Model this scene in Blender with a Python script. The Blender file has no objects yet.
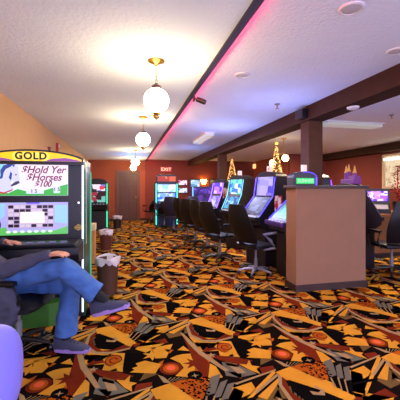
import bpy, bmesh, math, random
from mathutils import Vector, Matrix, noise
random.seed(7)
C = bpy.context.scene.collection
PI = math.pi
R = math.radians

# ------------------------------------------------------------------ colour / materials
def lin(c):
    out = []
    for v in c[:3]:
        v = v / 255.0
        out.append(v / 12.92 if v <= 0.04045 else ((v + 0.055) / 1.055) ** 2.4)
    return (out[0], out[1], out[2], 1.0)

MATS = {}
def mat(name, col, rough=0.5, metal=0.0, var=0.12, scale=8.0, bump=0.0, bscale=60.0, coat=0.0, spec=None):
    if name in MATS: return MATS[name]
    m = bpy.data.materials.new(name); m.use_nodes = True
    nt = m.node_tree; b = nt.nodes['Principled BSDF']
    b.inputs['Roughness'].default_value = rough
    b.inputs['Metallic'].default_value = metal
    if spec is not None: b.inputs['Specular IOR Level'].default_value = spec
    if coat: b.inputs['Coat Weight'].default_value = coat
    tc = nt.nodes.new('ShaderNodeTexCoord')
    nz = nt.nodes.new('ShaderNodeTexNoise'); nz.inputs['Scale'].default_value = scale; nz.inputs['Detail'].default_value = 6
    nt.links.new(tc.outputs['Object'], nz.inputs['Vector'])
    mx = nt.nodes.new('ShaderNodeMix'); mx.data_type = 'RGBA'
    l = lin(col)
    mx.inputs[6].default_value = tuple(v * (1 - var) for v in l[:3]) + (1,)
    mx.inputs[7].default_value = tuple(min(1, v * (1 + var)) for v in l[:3]) + (1,)
    nt.links.new(nz.outputs['Fac'], mx.inputs[0]); nt.links.new(mx.outputs[2], b.inputs['Base Color'])
    if bump:
        n2 = nt.nodes.new('ShaderNodeTexNoise'); n2.inputs['Scale'].default_value = bscale; n2.inputs['Detail'].default_value = 8
        nt.links.new(tc.outputs['Object'], n2.inputs['Vector'])
        bp = nt.nodes.new('ShaderNodeBump'); bp.inputs['Strength'].default_value = bump; bp.inputs['Distance'].default_value = 0.02
        nt.links.new(n2.outputs['Fac'], bp.inputs['Height']); nt.links.new(bp.outputs['Normal'], b.inputs['Normal'])
    MATS[name] = m
    return m

def emit(name, col, strength):
    if name in MATS: return MATS[name]
    m = bpy.data.materials.new(name); m.use_nodes = True
    b = m.node_tree.nodes['Principled BSDF']
    b.inputs['Base Color'].default_value = tuple(v * 0.3 for v in lin(col)[:3]) + (1,)
    b.inputs['Emission Color'].default_value = lin(col)
    b.inputs['Emission Strength'].default_value = strength
    b.inputs['Roughness'].default_value = 0.4
    MATS[name] = m
    return m

def screen_mat(name, cols, scale=20.0, strength=1.5, kind='cells', stretch=(1, 1, 1)):
    """a self-lit surface (game screens, also curtain, posters and cards): coloured cells, rows or noise given off as light"""
    if name in MATS: return MATS[name]
    m = bpy.data.materials.new(name); m.use_nodes = True
    nt = m.node_tree; b = nt.nodes['Principled BSDF']
    tc = nt.nodes.new('ShaderNodeTexCoord'); mp = nt.nodes.new('ShaderNodeMapping')
    mp.inputs['Scale'].default_value = stretch
    nt.links.new(tc.outputs['Object'], mp.inputs['Vector'])
    if kind == 'cells':
        t = nt.nodes.new('ShaderNodeTexVoronoi'); t.distance = 'CHEBYCHEV'; t.inputs['Scale'].default_value = scale
        t.inputs['Randomness'].default_value = 0.55
        sep = nt.nodes.new('ShaderNodeSeparateColor'); nt.links.new(t.outputs['Color'], sep.inputs[0]); fac = sep.outputs[0]
    else:
        t = nt.nodes.new('ShaderNodeTexNoise'); t.inputs['Scale'].default_value = scale; t.inputs['Detail'].default_value = 3
        fac = t.outputs['Fac']
    nt.links.new(mp.outputs['Vector'], t.inputs['Vector'])
    rp = nt.nodes.new('ShaderNodeValToRGB'); rp.color_ramp.interpolation = 'CONSTANT' if kind == 'cells' else 'LINEAR'
    els = rp.color_ramp.elements
    n = len(cols)
    while len(els) < n: els.new(0.5)
    for i, c in enumerate(cols):
        els[i].position = i / n if kind == 'cells' else 0.3 + 0.4 * i / max(1, n - 1)
        els[i].color = lin(c)
    nt.links.new(fac, rp.inputs['Fac'])
    nt.links.new(rp.outputs['Color'], b.inputs['Emission Color'])
    b.inputs['Base Color'].default_value = (0.02, 0.02, 0.03, 1); b.inputs['Roughness'].default_value = 0.3; b.inputs['Specular IOR Level'].default_value = .15
    b.inputs['Emission Strength'].default_value = strength
    MATS[name] = m
    return m

# ------------------------------------------------------------------ mesh helpers
def T(loc=(0, 0, 0), rx=0, ry=0, rz=0):
    return Matrix.Translation(loc) @ Matrix.Rotation(rz, 4, 'Z') @ Matrix.Rotation(ry, 4, 'Y') @ Matrix.Rotation(rx, 4, 'X')

class MB:
    def __init__(s): s.bm = bmesh.new()
    def box(s, x0, x1, y0, y1, z0, z1, bev=0.0, M=None, mi=0):
        r = bmesh.ops.create_cube(s.bm, size=1.0)
        vs = r['verts']
        for v in vs:
            v.co = Vector((x0 + (v.co.x + .5) * (x1 - x0), y0 + (v.co.y + .5) * (y1 - y0), z0 + (v.co.z + .5) * (z1 - z0)))
        fs = list({f for v in vs for f in v.link_faces})
        for f in fs: f.material_index = mi
        if bev:
            es = list({e for v in vs for e in v.link_edges})
            rr = bmesh.ops.bevel(s.bm, geom=es, offset=bev, segments=2, affect='EDGES', profile=0.6)
            vs = list({v for f in rr['faces'] for v in f.verts} | {v for v in vs if v.is_valid})
            for f in rr['faces']: f.material_index = mi
        if M is not None:
            for v in vs: v.co = M @ v.co
        return s
    def prism(s, pts, x0, x1, axis='x', M=None, bev=0.0):
        """pts: outline; axis x: pts are (y,z); y: (x,z); z: (x,y)"""
        def P(a, p):
            if axis == 'x': return Vector((a, p[0], p[1]))
            if axis == 'y': return Vector((p[0], a, p[1]))
            return Vector((p[0], p[1], a))
        A = [s.bm.verts.new(P(x0, p)) for p in pts]; B = [s.bm.verts.new(P(x1, p)) for p in pts]
        n = len(pts)
        fa = s.bm.faces.new(A); fb = s.bm.faces.new(list(reversed(B)))
        fs = [fa, fb]
        for i in range(n): fs.append(s.bm.faces.new((A[i], B[i], B[(i + 1) % n], A[(i + 1) % n])))
        bmesh.ops.recalc_face_normals(s.bm, faces=fs)
        vs = A + B
        if bev:
            es = list({e for v in vs for e in v.link_edges})
            rr = bmesh.ops.bevel(s.bm, geom=es, offset=bev, segments=2, affect='EDGES')
            vs = list({v for f in rr['faces'] for v in f.verts} | {v for v in vs if v.is_valid})
        if M is not None:
            for v in vs: v.co = M @ v.co
        return s
    def lathe(s, prof, seg=24, M=None, cap=True):
        rings = []
        for r, z in prof:
            rings.append([s.bm.verts.new((r * math.cos(2 * PI * i / seg), r * math.sin(2 * PI * i / seg), z)) for i in range(seg)])
        for a, b in zip(rings[:-1], rings[1:]):
            for i in range(seg): s.bm.faces.new((a[i], a[(i + 1) % seg], b[(i + 1) % seg], b[i]))
        if cap:
            s.bm.faces.new(list(reversed(rings[0]))); s.bm.faces.new(rings[-1])
        if M is not None:
            for ring in rings:
                for v in ring: v.co = M @ v.co
        return s
    def tube(s, pts, r, seg=10, close=False):
        pts = [Vector(p) for p in pts]; n = len(pts)
        rs = r if isinstance(r, (list, tuple)) else [r] * n
        rings = []; up = Vector((0, 0, 1))
        for i, p in enumerate(pts):
            d = (pts[(i + 1) % n] - pts[i - 1]) if close else (pts[min(i + 1, n - 1)] - pts[max(i - 1, 0)])
            d.normalize()
            a = d.cross(up)
            if a.length < 1e-3: a = d.cross(Vector((1, 0, 0)))
            a.normalize(); b = d.cross(a)
            rings.append([s.bm.verts.new(p + (a * math.cos(2 * PI * k / seg) + b * math.sin(2 * PI * k / seg)) * rs[i]) for k in range(seg)])
        m = n if close else n - 1
        for i in range(m):
            A, B = rings[i], rings[(i + 1) % n]
            for k in range(seg): s.bm.faces.new((A[k], A[(k + 1) % seg], B[(k + 1) % seg], B[k]))
        if not close:
            s.bm.faces.new(list(reversed(rings[0]))); s.bm.faces.new(rings[-1])
        return s
    def ball(s, c, r, sc=(1, 1, 1), u=20, v=12):
        rr = bmesh.ops.create_uvsphere(s.bm, u_segments=u, v_segments=v, radius=r)
        for w in rr['verts']: w.co = Vector((w.co.x * sc[0] + c[0], w.co.y * sc[1] + c[1], w.co.z * sc[2] + c[2]))
        return s
    def poly(s, pts, mi=0):
        f = s.bm.faces.new([s.bm.verts.new(p) for p in pts]); f.material_index = mi
        return s
    def build(s, name, m, parent=None, smooth=False, loc=None, rz=0):
        bmesh.ops.recalc_face_normals(s.bm, faces=s.bm.faces) if smooth else None
        me = bpy.data.meshes.new(name); s.bm.to_mesh(me); s.bm.free()
        for k in (m if isinstance(m, (list, tuple)) else [m]): me.materials.append(k)
        if smooth:
            for p in me.polygons: p.use_smooth = True
            try: me.set_sharp_from_angle(angle=R(40))
            except Exception: pass
        o = bpy.data.objects.new(name, me); C.objects.link(o)
        if parent is not None: o.parent = parent
        if loc is not None: o.location = loc
        if rz: o.rotation_euler = (0, 0, rz)
        return o

def tag(o, label=None, cat=None, group=None, kind=None):
    if label: o['label'] = label
    if cat: o['category'] = cat
    if group: o['group'] = group
    if kind: o['kind'] = kind
    return o
def thing(name, label, cat, loc=(0, 0, 0), rz=0, group=None):
    o = bpy.data.objects.new(name, None); C.objects.link(o)
    o.location = loc; o.rotation_euler = (0, 0, rz); o.empty_display_size = 0.1
    return tag(o, label, cat, group)
def copy_tree(o, parent=None):
    c = o.copy(); C.objects.link(c)
    if parent is not None: c.parent = parent
    for ch in [k for k in bpy.data.objects if k.parent == o]: copy_tree(ch, c)
    return c
def struct(o): o['kind'] = 'structure'; return o

def text_mesh(name, body, size, m, parent, loc, rx=PI / 2, rz=0, shear=0.0, extrude=0.001, offset=0.0, sx=1.0, space=1.0):
    cu = bpy.data.curves.new(name, 'FONT'); cu.body = body; cu.size = size; cu.align_x = 'CENTER'; cu.align_y = 'CENTER'
    cu.shear = shear; cu.extrude = extrude; cu.offset = offset; cu.space_character = space
    t = bpy.data.objects.new(name + '_tmp', cu); C.objects.link(t)
    bpy.context.view_layer.update()
    dg = bpy.context.evaluated_depsgraph_get()
    me = bpy.data.meshes.new_from_object(t.evaluated_get(dg))
    bpy.data.objects.remove(t); bpy.data.curves.remove(cu)
    me.transform(Matrix.Scale(sx, 4, (1, 0, 0)))
    me.materials.clear(); me.materials.append(m)
    o = bpy.data.objects.new(name, me); C.objects.link(o)
    o.location = loc; o.rotation_euler = (rx, 0, rz)
    if parent is not None: o.parent = parent
    return o

# ------------------------------------------------------------------ camera
cam = bpy.data.cameras.new('camera'); co = bpy.data.objects.new('camera', cam); C.objects.link(co)
co.location = (0, 0, 1.35); co.rotation_euler = (PI / 2, 0, -R(13))
cam.sensor_width = 36; cam.lens = 28.8; cam.shift_y = -11 / 400; cam.clip_start = 0.05
bpy.context.scene.camera = co
vs = bpy.context.scene.view_settings
vs.view_transform = 'Standard'; vs.look = 'None'; vs.exposure = 0.0; vs.gamma = 1.0; vs.use_curve_mapping = False
w = bpy.data.worlds.new('world'); bpy.context.scene.world = w; w.use_nodes = True
w.node_tree.nodes['Background'].inputs[0].default_value = lin((198, 196, 246)); w.node_tree.nodes['Background'].inputs[1].default_value = 6.3
PAT=[
('gold',1,[(0.013,0.142),(0.067,0.175),(0.12,0.185),(0.189,0.179),(0.215,0.114),(0.209,-0.007),(0.117,-0.143),(0.018,-0.105),(0.095,-0.014),(0.08,0.056)]),
('red',2,[(0.172,0.555),(0.207,0.445),(0.257,0.181),(0.303,0.0),(0.226,-0.206),(0.185,-0.197),(0.194,-0.058),(0.182,0.103),(0.185,0.283)]),
('tan',3,[(0.166,0.577),(0.19,0.551),(0.285,0.191),(0.416,-0.123),(0.383,-0.129),(0.25,0.15),(0.203,0.332)]),
('gold',1,[(0.303,0.0),(0.336,-0.05),(0.346,-0.197),(0.233,-0.208)]),
('gold',1,[(0.232,0.479),(0.479,0.382),(0.443,0.171),(0.309,0.185),(0.273,0.211)]),
('red',2,[(0.281,0.175),(0.364,0.295),(0.389,0.289),(0.424,0.193)]),
('black',3,[(0.338,0.265),(0.385,0.308),(0.408,0.231),(0.346,0.228)]),
('red',2,[(-0.622,0.152),(-0.372,0.03),(-0.273,-0.038),(-0.359,-0.091),(-0.51,0.016)]),
('grey',1,[(-0.514,0.003),(-0.397,-0.082),(-0.312,-0.21),(-0.45,-0.229),(-0.54,-0.183)]),
('tan',2,[(-0.478,-0.064),(-0.406,-0.108),(-0.386,-0.18),(-0.447,-0.179)]),
('gold',4,[(-0.3,-0.024),(-0.307,-0.103),(-0.254,-0.13),(-0.293,-0.155),(-0.29,-0.222),(-0.34,-0.164),(-0.397,-0.061),(-0.339,-0.081)]),
('red',2,[(-0.259,-0.142),(-0.151,-0.139),(-0.16,-0.206),(-0.282,-0.23)]),
('tan',3,[(-0.151,-0.188),(-0.16,-0.206),(-0.499,-0.302),(-0.515,-0.286)]),
('gold',1,[(-0.465,0.345),(-0.338,0.306),(-0.354,0.034),(-0.503,0.092)]),
('orange',2,[(-0.438,0.311),(-0.367,0.275),(-0.381,0.18),(-0.431,0.132),(-0.477,0.151),(-0.486,0.239)]),
('black',1,[(-0.338,0.306),(-0.178,0.26),(-0.247,0.132),(-0.267,0.038),(-0.344,0.016),(-0.356,0.074)]),
('gold',3,[(-0.185,0.152),(-0.067,0.073),(-0.122,-0.043),(-0.302,0.014),(-0.267,0.038),(-0.286,0.066),(-0.24,0.083),(-0.258,0.126)]),
('gold',1,[(-0.124,0.345),(0.067,0.374),(-0.017,0.158),(-0.104,0.169),(-0.102,0.261)]),
('tan',2,[(-0.105,-0.062),(-0.065,-0.101),(-0.024,-0.182),(-0.074,-0.166)]),
('gold',2,[(-0.169,-0.224),(-0.032,-0.181),(0.057,-0.243),(0.147,-0.416),(0.22,-0.556),(0.197,-0.613),(0.128,-0.597),(-0.015,-0.425),(-0.149,-0.323)]),
('orange',3,[(-0.032,-0.181),(0.079,-0.164),(0.216,-0.166),(0.234,-0.242),(0.154,-0.393),(0.099,-0.393),(0.014,-0.246)]),
('grey',4,[(0.262,-0.177),(0.346,-0.151),(0.244,-0.358),(0.176,-0.374)]),
('grey',4,[(0.312,-0.253),(0.372,-0.231),(0.269,-0.402),(0.22,-0.402)]),
('grey',4,[(0.355,-0.284),(0.409,-0.275),(0.313,-0.43),(0.26,-0.436)]),
('black',4,[(0.176,-0.374),(0.244,-0.358),(0.17,-0.512),(0.138,-0.477)]),
('black',4,[(0.22,-0.402),(0.269,-0.402),(0.188,-0.549),(0.163,-0.522)]),
('black',4,[(0.26,-0.436),(0.313,-0.43),(0.205,-0.584),(0.187,-0.559)]),
('tan',5,[(0.176,-0.374),(0.19,-0.371),(0.148,-0.491),(0.138,-0.483)]),
('tan',5,[(0.228,-0.386),(0.239,-0.388),(0.169,-0.523),(0.163,-0.516)]),
('tan',5,[(0.258,-0.417),(0.268,-0.42),(0.194,-0.55),(0.185,-0.548)]),
('gold',1,[(0.382,-0.331),(0.525,-0.295),(0.524,-0.377),(0.242,-0.613),(0.199,-0.583)]),
('gold',1,[(-0.203,0.447),(-0.132,0.474),(-0.002,0.4),(-0.171,0.277),(-0.255,0.356)]),
('orange',1,[(0.252,0.161),(0.368,0.096),(0.187,-0.129),(0.157,-0.092)]),
('tan',2,[(-0.17,-0.243),(-0.165,-0.264),(-0.403,-0.423),(-0.418,-0.409)]),
('gold',2,[(-0.153,-0.273),(-0.173,-0.312),(-0.362,-0.494),(-0.409,-0.453)]),
('tanb',1,[(-0.206,-0.369),(-0.198,-0.522),(-0.323,-0.493)]),
('gold',1,[(-0.168,-0.192),(-0.175,-0.233),(-0.625,-0.6),(-0.665,-0.494),(-0.448,-0.416)]),
('black',2,[(-0.643,-0.488),(-0.612,-0.461),(-0.443,-0.453),(-0.433,-0.479)]),
('gold',1,[(-0.716,-0.526),(-0.56,-0.291),(-0.478,-0.385),(-0.621,-0.591)]),
('red',1,[(-0.791,-0.573),(-0.716,-0.526),(-0.62,-0.612),(-0.45,-0.566),(-0.431,-0.656),(-0.71,-0.672)]),
('tanb',1,[(-0.223,-0.33),(-0.272,-0.539),(-0.413,-0.574),(-0.433,-0.479)]),
('gold',3,[(-0.17,-0.234),(-0.035,-0.199),(0.047,-0.299),(0.204,-0.538),(0.164,-0.659),(0.11,-0.613),(-0.117,-0.334)]),
('tan',4,[(-0.154,-0.288),(-0.197,-0.376),(-0.202,-0.553),(-0.117,-0.681),(-0.003,-0.707),(0.16,-0.668),(0.151,-0.697),(-0.014,-0.743),(-0.133,-0.71),(-0.233,-0.567),(-0.221,-0.37),(-0.17,-0.26)]),
('red',3,[(-0.144,-0.316),(-0.154,-0.288),(-0.194,-0.377),(-0.202,-0.553),(-0.117,-0.681),(-0.003,-0.707),(0.16,-0.668),(0.113,-0.605),(0.015,-0.675),(-0.069,-0.672),(-0.141,-0.58),(-0.172,-0.451)]),
('black',5,[(-0.127,-0.332),(0.012,-0.471),(0.113,-0.605),(0.035,-0.656),(-0.059,-0.652),(-0.132,-0.559),(-0.158,-0.454)]),
('tan',6,[(-0.05,-0.479),(-0.002,-0.508),(0.027,-0.492),(0.003,-0.45),(0.018,-0.43),(0.052,-0.491),(0.022,-0.545),(-0.05,-0.519)]),
('orange',1,[(-0.27,-0.716),(-0.177,-0.7),(-0.162,-0.796),(-0.246,-0.777)]),
('gold',1,[(-0.17,-0.711),(-0.009,-0.758),(-0.112,-0.878),(-0.174,-0.846)]),
]
# ------------------------------------------------------------------ materials
M_peach = mat('peach_lamplit_paint', (214, 168, 116), 0.8, var=0.05, bump=0.15)  # lamp glow on the orange left wall is set into this paler colour
M_orange = mat('terracotta_paint', (158, 76, 46), 0.8, var=0.08, bump=0.15)
M_red = mat('dark_red_paint', (112, 46, 36), 0.8, var=0.08, bump=0.15)
M_ceil = mat('textured_ceiling', (226, 238, 255), 0.95, var=0.05, scale=3, bump=0.4, bscale=34)
M_beam = mat('dark_stained_wood', (58, 36, 24), 0.7, spec=.15, var=0.3, scale=12)
M_post = mat('brown_stained_wood', (72, 46, 30), 0.7, spec=.15, var=0.3, scale=12)
M_trim = mat('black_brown_trim', (50, 32, 26), 0.5, var=0.2)
M_door = mat('door_wood', (104, 60, 36), 0.5, var=0.25, scale=6)
M_part = mat('tan_stucco', (136, 104, 82), 0.9, spec=.1, var=0.08, scale=5, bump=0.2)
M_black = mat('black_plastic', (16, 16, 20), 0.35, var=0.1)
M_cab = mat('black_cabinet', (22, 20, 28), 0.4, var=0.2)
M_dgreen = mat('dark_green_cabinet', (26, 66, 50), 0.35, var=0.15)
M_grey = mat('grey_plastic', (120, 120, 128), 0.4)
M_silver = mat('silver_arm', (150, 152, 175), 0.35, 0.5)
M_brass = mat('brass', (176, 138, 70), 0.3, 0.9)
M_white = mat('white_plastic', (225, 225, 225), 0.5, var=0.03)
M_leather = mat('black_vinyl', (13, 13, 17), 0.45, var=0.2, scale=14, spec=.3)
M_bin = mat('brown_bin', (74, 44, 30), 0.55, var=0.15)
M_gold = mat('gold_metal', (200, 160, 60), 0.3, 0.7)

# ------------------------------------------------------------------ room shell
XL, YB, CL, CR = -1.54, 14.0, 2.57, 2.62
struct(MB().box(XL - .12, XL, -2.0, YB, 0, CL + .1).build('wall_left', M_peach))
struct(MB().box(XL - .12, 0.80, YB, YB + .12, 0, CL + .1).build('wall_back', M_orange))
struct(MB().box(0.80, 5.92, YB - .02, YB + .12, 0, CR + .1).build('wall_back', M_red))
struct(MB().box(5.8, 5.92, 10.72, YB - .02, 0, CR + .1).build('wall_back_side', M_orange))
struct(MB().box(5.8, 7.42, 10.6, 10.72, 0, CR + .1).build('wall_back_right', M_red))
b = MB(); x0, x1 = 7.3, 7.42
b.box(x0, x1, 7.9, 10.6, 0, CR + .1); b.box(x0, x1, 5.6, 7.9, 0, 1.36); b.box(x0, x1, 5.6, 7.9, 2.34, CR + .1); b.box(x0, x1, -2, 5.6, 0, CR + .1)
struct(b.build('wall_right', M_red))
b = MB(); b.box(XL - .12, 0.83, -2.0, YB + .12, CL, CL + .1); struct(b.build('ceiling', M_ceil))
b = MB(); b.box(0.83, 7.42, -2.0, YB + .12, CR, CR + .1); struct(b.build('ceiling', M_ceil))
# dark trim between the two ceilings, beam, soffit
struct(MB().box(0.80, 0.86, -2, YB - .02, 2.552, CR).build('trim_1', M_trim))
struct(MB().box(2.69, 2.98, -2, YB - .02, 2.40, CR).build('trim_2', M_beam))
struct(MB().box(7.05, 7.3, -2, 10.6, 2.40, CR).build('trim_3', M_beam))
for x, y, n in ((2.72, 4.39, 4), (2.72, 9.2, 5)):
    b = MB(); b.box(x, x + .24, y, y + .24, 0, 2.40, bev=.006); b.box(x - .015, x + .255, y - .015, y + .255, 0, .1)
    struct(b.build('trim_%d' % n, M_post))
struct(MB().box(XL, XL + .015, -2, YB, 0, .1).build('baseboard_left', M_trim))
struct(MB().box(XL, -.42, YB - .015, YB, 0, .1).box(.58, .8, YB - .015, YB, 0, .1).build('baseboard_back', M_trim))
struct(MB().box(.8, 5.8, YB - .04, YB - .02, 0, .1).build('baseboard_back', M_trim))

# door
fr = MB(); fr.box(-.42, -.31, YB - .05, YB, 0, 2.03); fr.box(.47, .58, YB - .05, YB, 0, 2.03); fr.box(-.42, .58, YB - .05, YB, 2.03, 2.13)
door = struct(fr.build('door_1', M_door))
lf = MB(); lf.box(-.31, .47, YB - .03, YB, 0.01, 2.03)
for (a, c_) in ((-.24, .04), (.12, .40)):
    for (z0, z1) in ((.15, .85), (.97, 1.55), (1.66, 1.93)):
        lf.box(a, c_, YB - .045, YB - .03, z0, z1, bev=.006)
leaf = lf.build('door_leaf', mat('door_leaf_wood', (88, 52, 34), 0.5, var=0.25, scale=6), door)
MB().lathe([(0.0, 0), (.012, .0), (.012, .04), (.03, .05), (.034, .07), (.02, .085), (0.0, .09)], 16, T((.40, YB - .03, 1.0), rx=PI / 2), cap=False).build('door_knob', M_brass, leaf, True)

# window with lace curtain on the right wall
b = MB()
for (ya, yb, za, zb) in ((5.6, 7.9, 1.36, 1.42), (5.6, 7.9, 2.28, 2.34), (5.6, 5.66, 1.42, 2.28), (7.84, 7.9, 1.42, 2.28)):
    b.box(7.27, 7.38, ya, yb, za, zb)
win = struct(b.build('window_1', mat('cream_frame', (200, 180, 150), 0.5)))
b = MB(); n = 120; pts = []
for i in range(n + 1):
    y = 5.66 + 2.18 * i / n; pts.append((7.33 + .018 * math.sin(i * 1.05) + .008 * math.sin(i * .37), y))
vv = [[b.bm.verts.new((p[0], p[1], z)) for p in pts] for z in (1.42, 2.28)]
for i in range(n): b.bm.faces.new((vv[0][i], vv[0][i + 1], vv[1][i + 1], vv[1][i]))
m = screen_mat('daylit_lace', [(205, 160, 115), (238, 210, 170), (250, 232, 200)], 6.0, 1.0, 'noise', (1, 6, 1))  # daylight behind the lace is given off by the curtain itself
b.build('curtain', m, win)
b = MB(); b.tube([(7.28, 5.7, 2.2), (7.28, 7.82, 2.2)], .035, 12)
tag(b.build('tube_light', emit('tube_white', (255, 245, 225), 4.0)), 'white tube light glowing along the top of the curtained window', 'light')

# ------------------------------------------------------------------ carpet
def carpet():
    cols = {'gold': (190, 134, 42), 'orange': (156, 76, 22), 'red': (100, 36, 20), 'tan': (148, 122, 84), 'tanb': (96, 74, 42), 'grey': (96, 92, 80), 'black': (13, 11, 11), 'glow': (214, 92, 58)}
    names = list(cols)
    ms = [mat('carpet_base', (20, 15, 12), 0.95, var=0.3, scale=30, bump=0.3, bscale=300, spec=0)]
    for k in names: ms.append(mat('carpet_' + k, cols[k], 0.95, var=0.28, scale=7, bump=0.3, bscale=300, spec=0))
    b = MB(); bm = b.bm
    b.poly([(XL - .05, -2, 0), (7.35, -2, 0), (7.35, YB + .05, 0), (XL - .05, YB + .05, 0)], 0)
    def circ(cx, cy, r, n=14, ph=0): return [(cx + r * math.cos(ph + 2 * PI * i / n), cy + r * math.sin(ph + 2 * PI * i / n)) for i in range(n)]
    def star(cx, cy, r, k, ph=0, q=.42): return [(cx + (r if i % 2 == 0 else r * q) * math.cos(ph + PI * i / k), cy + (r if i % 2 == 0 else r * q) * math.sin(ph + PI * i / k)) for i in range(2 * k)]
    P = [(names.index(c) + 1, l, p) for c, l, p in PAT]
    ix = lambda s: names.index(s) + 1
    P += [(ix('red'), 2, circ(0, 0, .085)), (ix('orange'), 3, circ(0, 0, .06)), (ix('glow'), 4, circ(0, .005, .035)),
          (ix('red'), 4, star(.186, .03, .095, 7, .3)), (ix('gold'), 4, star(-.124, .222, .085, 6, .5)),
          (ix('tan'), 5, star(.345, .112, .04, 5, .2)), (ix('black'), 4, circ(.156, -.128, .055)), (ix('tan'), 5, star(.156, -.135, .03, 4, 0, .3))]
    for k in range(5):                                             # fan of thin streaks, and small slivers in the dark ground
        P.append((ix('grey' if k % 2 else 'tanb'), 1, [(.30 + .034 * k, .66), (.318 + .034 * k, .66), (.262 + .02 * k, .50), (.25 + .02 * k, .50)]))
        P.append((ix('tan'), 1, [(-.02 + .03 * k, -.115 - .006 * k), (-.012 + .03 * k, -.115 - .006 * k), (-.06 + .022 * k, -.17), (-.066 + .022 * k, -.17)]))
    P += [(ix('orange'), 1, [(-.13, .06), (-.04, .13), (-.07, .02)]), (ix('tanb'), 1, [(-.20, -.02), (-.10, -.05), (-.24, -.11)]), (ix('gold'), 1, [(.09, .26), (.19, .22), (.15, .32)]),
          (ix('tanb'), 1, [(.43, .05), (.52, .10), (.50, -.12), (.42, -.05)]), (ix('red'), 1, [(.40, -.14), (.50, -.16), (.47, -.25)]), (ix('orange'), 1, [(-.02, .30), (.06, .27), (.02, .22)])]
    sp = []
    for i in range(26):                                            # red spiral scroll
        t = i / 25.0; a = t * 3.4 * PI; r = .018 + .06 * t; sp.append((-.418 + r * math.cos(a), .215 + r * 1.15 * math.sin(a)))
    for i in range(25):
        (xa, ya), (xb, yb) = sp[i], sp[i + 1]; dx, dy = xb - xa, yb - ya; L = math.hypot(dx, dy); nx, ny = -dy / L * .006, dx / L * .006
        P.append((ix('red'), 5, [(xa - nx, ya - ny), (xb - nx, yb - ny), (xb + nx, yb + ny), (xa + nx, ya + ny)]))
    rnd = random.Random(3)                                         # leopard dots
    wedge = [(-.032, -.181), (.079, -.164), (.26, -.16), (.25, -.26), (.17, -.41), (.099, -.393), (.014, -.246)]
    def inside(x, y):
        c = False
        for i in range(len(wedge)):
            (xa, ya), (xb, yb) = wedge[i], wedge[i - 1]
            if (ya > y) != (yb > y) and x < (xb - xa) * (y - ya) / (yb - ya) + xa: c = not c
        return c
    k = 0
    while k < 75:
        x, y = rnd.uniform(-.03, .26), rnd.uniform(-.41, -.16)
        if inside(x, y) and rnd.random() < .3 + (x + .03) * 3: P.append((ix('black'), 5, circ(x, y, rnd.uniform(.006, .012), 5, rnd.random()))); k += 1
    for j in range(-5, 13):
        for i in range(-8, 12):
            ox = 1.243 + .914 * i - .45 * j; oy = 2.395 + 1.06 * j
            ox -= .914 * math.floor(0)
            if ox < XL - .7 or ox > 8.0 or oy < -.6 or oy > YB + .6: continue
            far = oy > 9.0
            for mi, l, p in P:
                if far and len(p) < 6 and l == 5: continue
                q = [(ox + x, oy + y) for x, y in p]
                if any(x < XL - .1 or x > 7.4 or y < -2 or y > YB + .1 for x, y in q): continue
                f = bm.faces.new([bm.verts.new((x, y, .0006 * l)) for x, y in q]); f.material_index = mi
                f.normal_update()
                if f.normal.z < 0: f.normal_flip()
    bmesh.ops.triangulate(bm, faces=[f for f in bm.faces if len(f.verts) > 4])
    return struct(b.build('floor', ms))
carpet()
# ------------------------------------------------------------------ half-height partition
t = thing('partition', 'chest-high tan stucco divider wall with dark cap in the middle of the carpet', 'divider', (2.70, 3.935, 0))
MB().box(-.53, .53, -.135, .135, 0.0, 1.36, bev=.004).build('panel', M_part, t)
MB().box(-.56, .56, -.165, .165, 1.36, 1.40, bev=.006).build('cap', M_trim, t)
MB().box(-.545, .545, -.15, .15, 0, .09).build('skirting', M_trim, t)

# ------------------------------------------------------------------ lamps
def pendant(x, y, label, drop=.0, gz=2.19):
    t = thing('pendant_lamp', label, 'ceiling lamp', (x, y, CL), 0, 'globe pendants on the left ceiling')
    MB().lathe([(.0, 0), (.085, 0), (.08, -.012), (.05, -.022), (.02, -.035), (.01, -.05), (0, -.05)], 24, cap=False).build('ceiling_canopy', M_brass, t, True)
    ch = MB(); z = -.05; k = 0; top = gz + .125 - CL + .03
    while z > top + .02:
        Mx = T((0, 0, z - .02), rz=(PI / 2 if k % 2 else 0))
        ch.tube([Mx @ Vector((.009 * math.cos(a * PI / 4), 0, .02 * math.sin(a * PI / 4))) for a in range(8)], .0032, 6, True); z -= .032; k += 1
    ch.build('chain', M_brass, t, True)
    g = gz - CL
    MB().lathe([(.0, g + .17), (.012, g + .165), (.02, g + .15), (.045, g + .14), (.05, g + .115), (.045, g + .10), (0, g + .10)], 20, cap=False).build('globe_cap', M_trim, t, True)
    MB().ball((0, 0, g), .118, u=28, v=18).build('glass_globe', emit('lamp_globe', (255, 226, 176), 75.0), t, True)
    MB().lathe([(0, g - .112), (.04, g - .115), (.042, g - .125), (.018, g - .135), (.03, g - .15), (.028, g - .165), (.01, g - .175), (0, g - .19)], 20, cap=False).build('finial', M_brass, t, True)
    MB().tube([(0, 0, g - .14), (-.05, 0, g - .142)], .005, 8).ball((-.055, 0, g - .142), .009, u=10, v=8).build('switch_knob', M_brass, t, True)
for i, (y, lb) in enumerate(((3.06, 'nearest white globe lamp hanging on a brass chain from the left ceiling'), (5.5, 'second white globe lamp from the camera on the left ceiling'),
                             (10.2, 'third white globe lamp hanging well down the room'), (12.8, 'farthest globe lamp, just in front of the wooden door'))):
    pendant(.28, y, lb)

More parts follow.
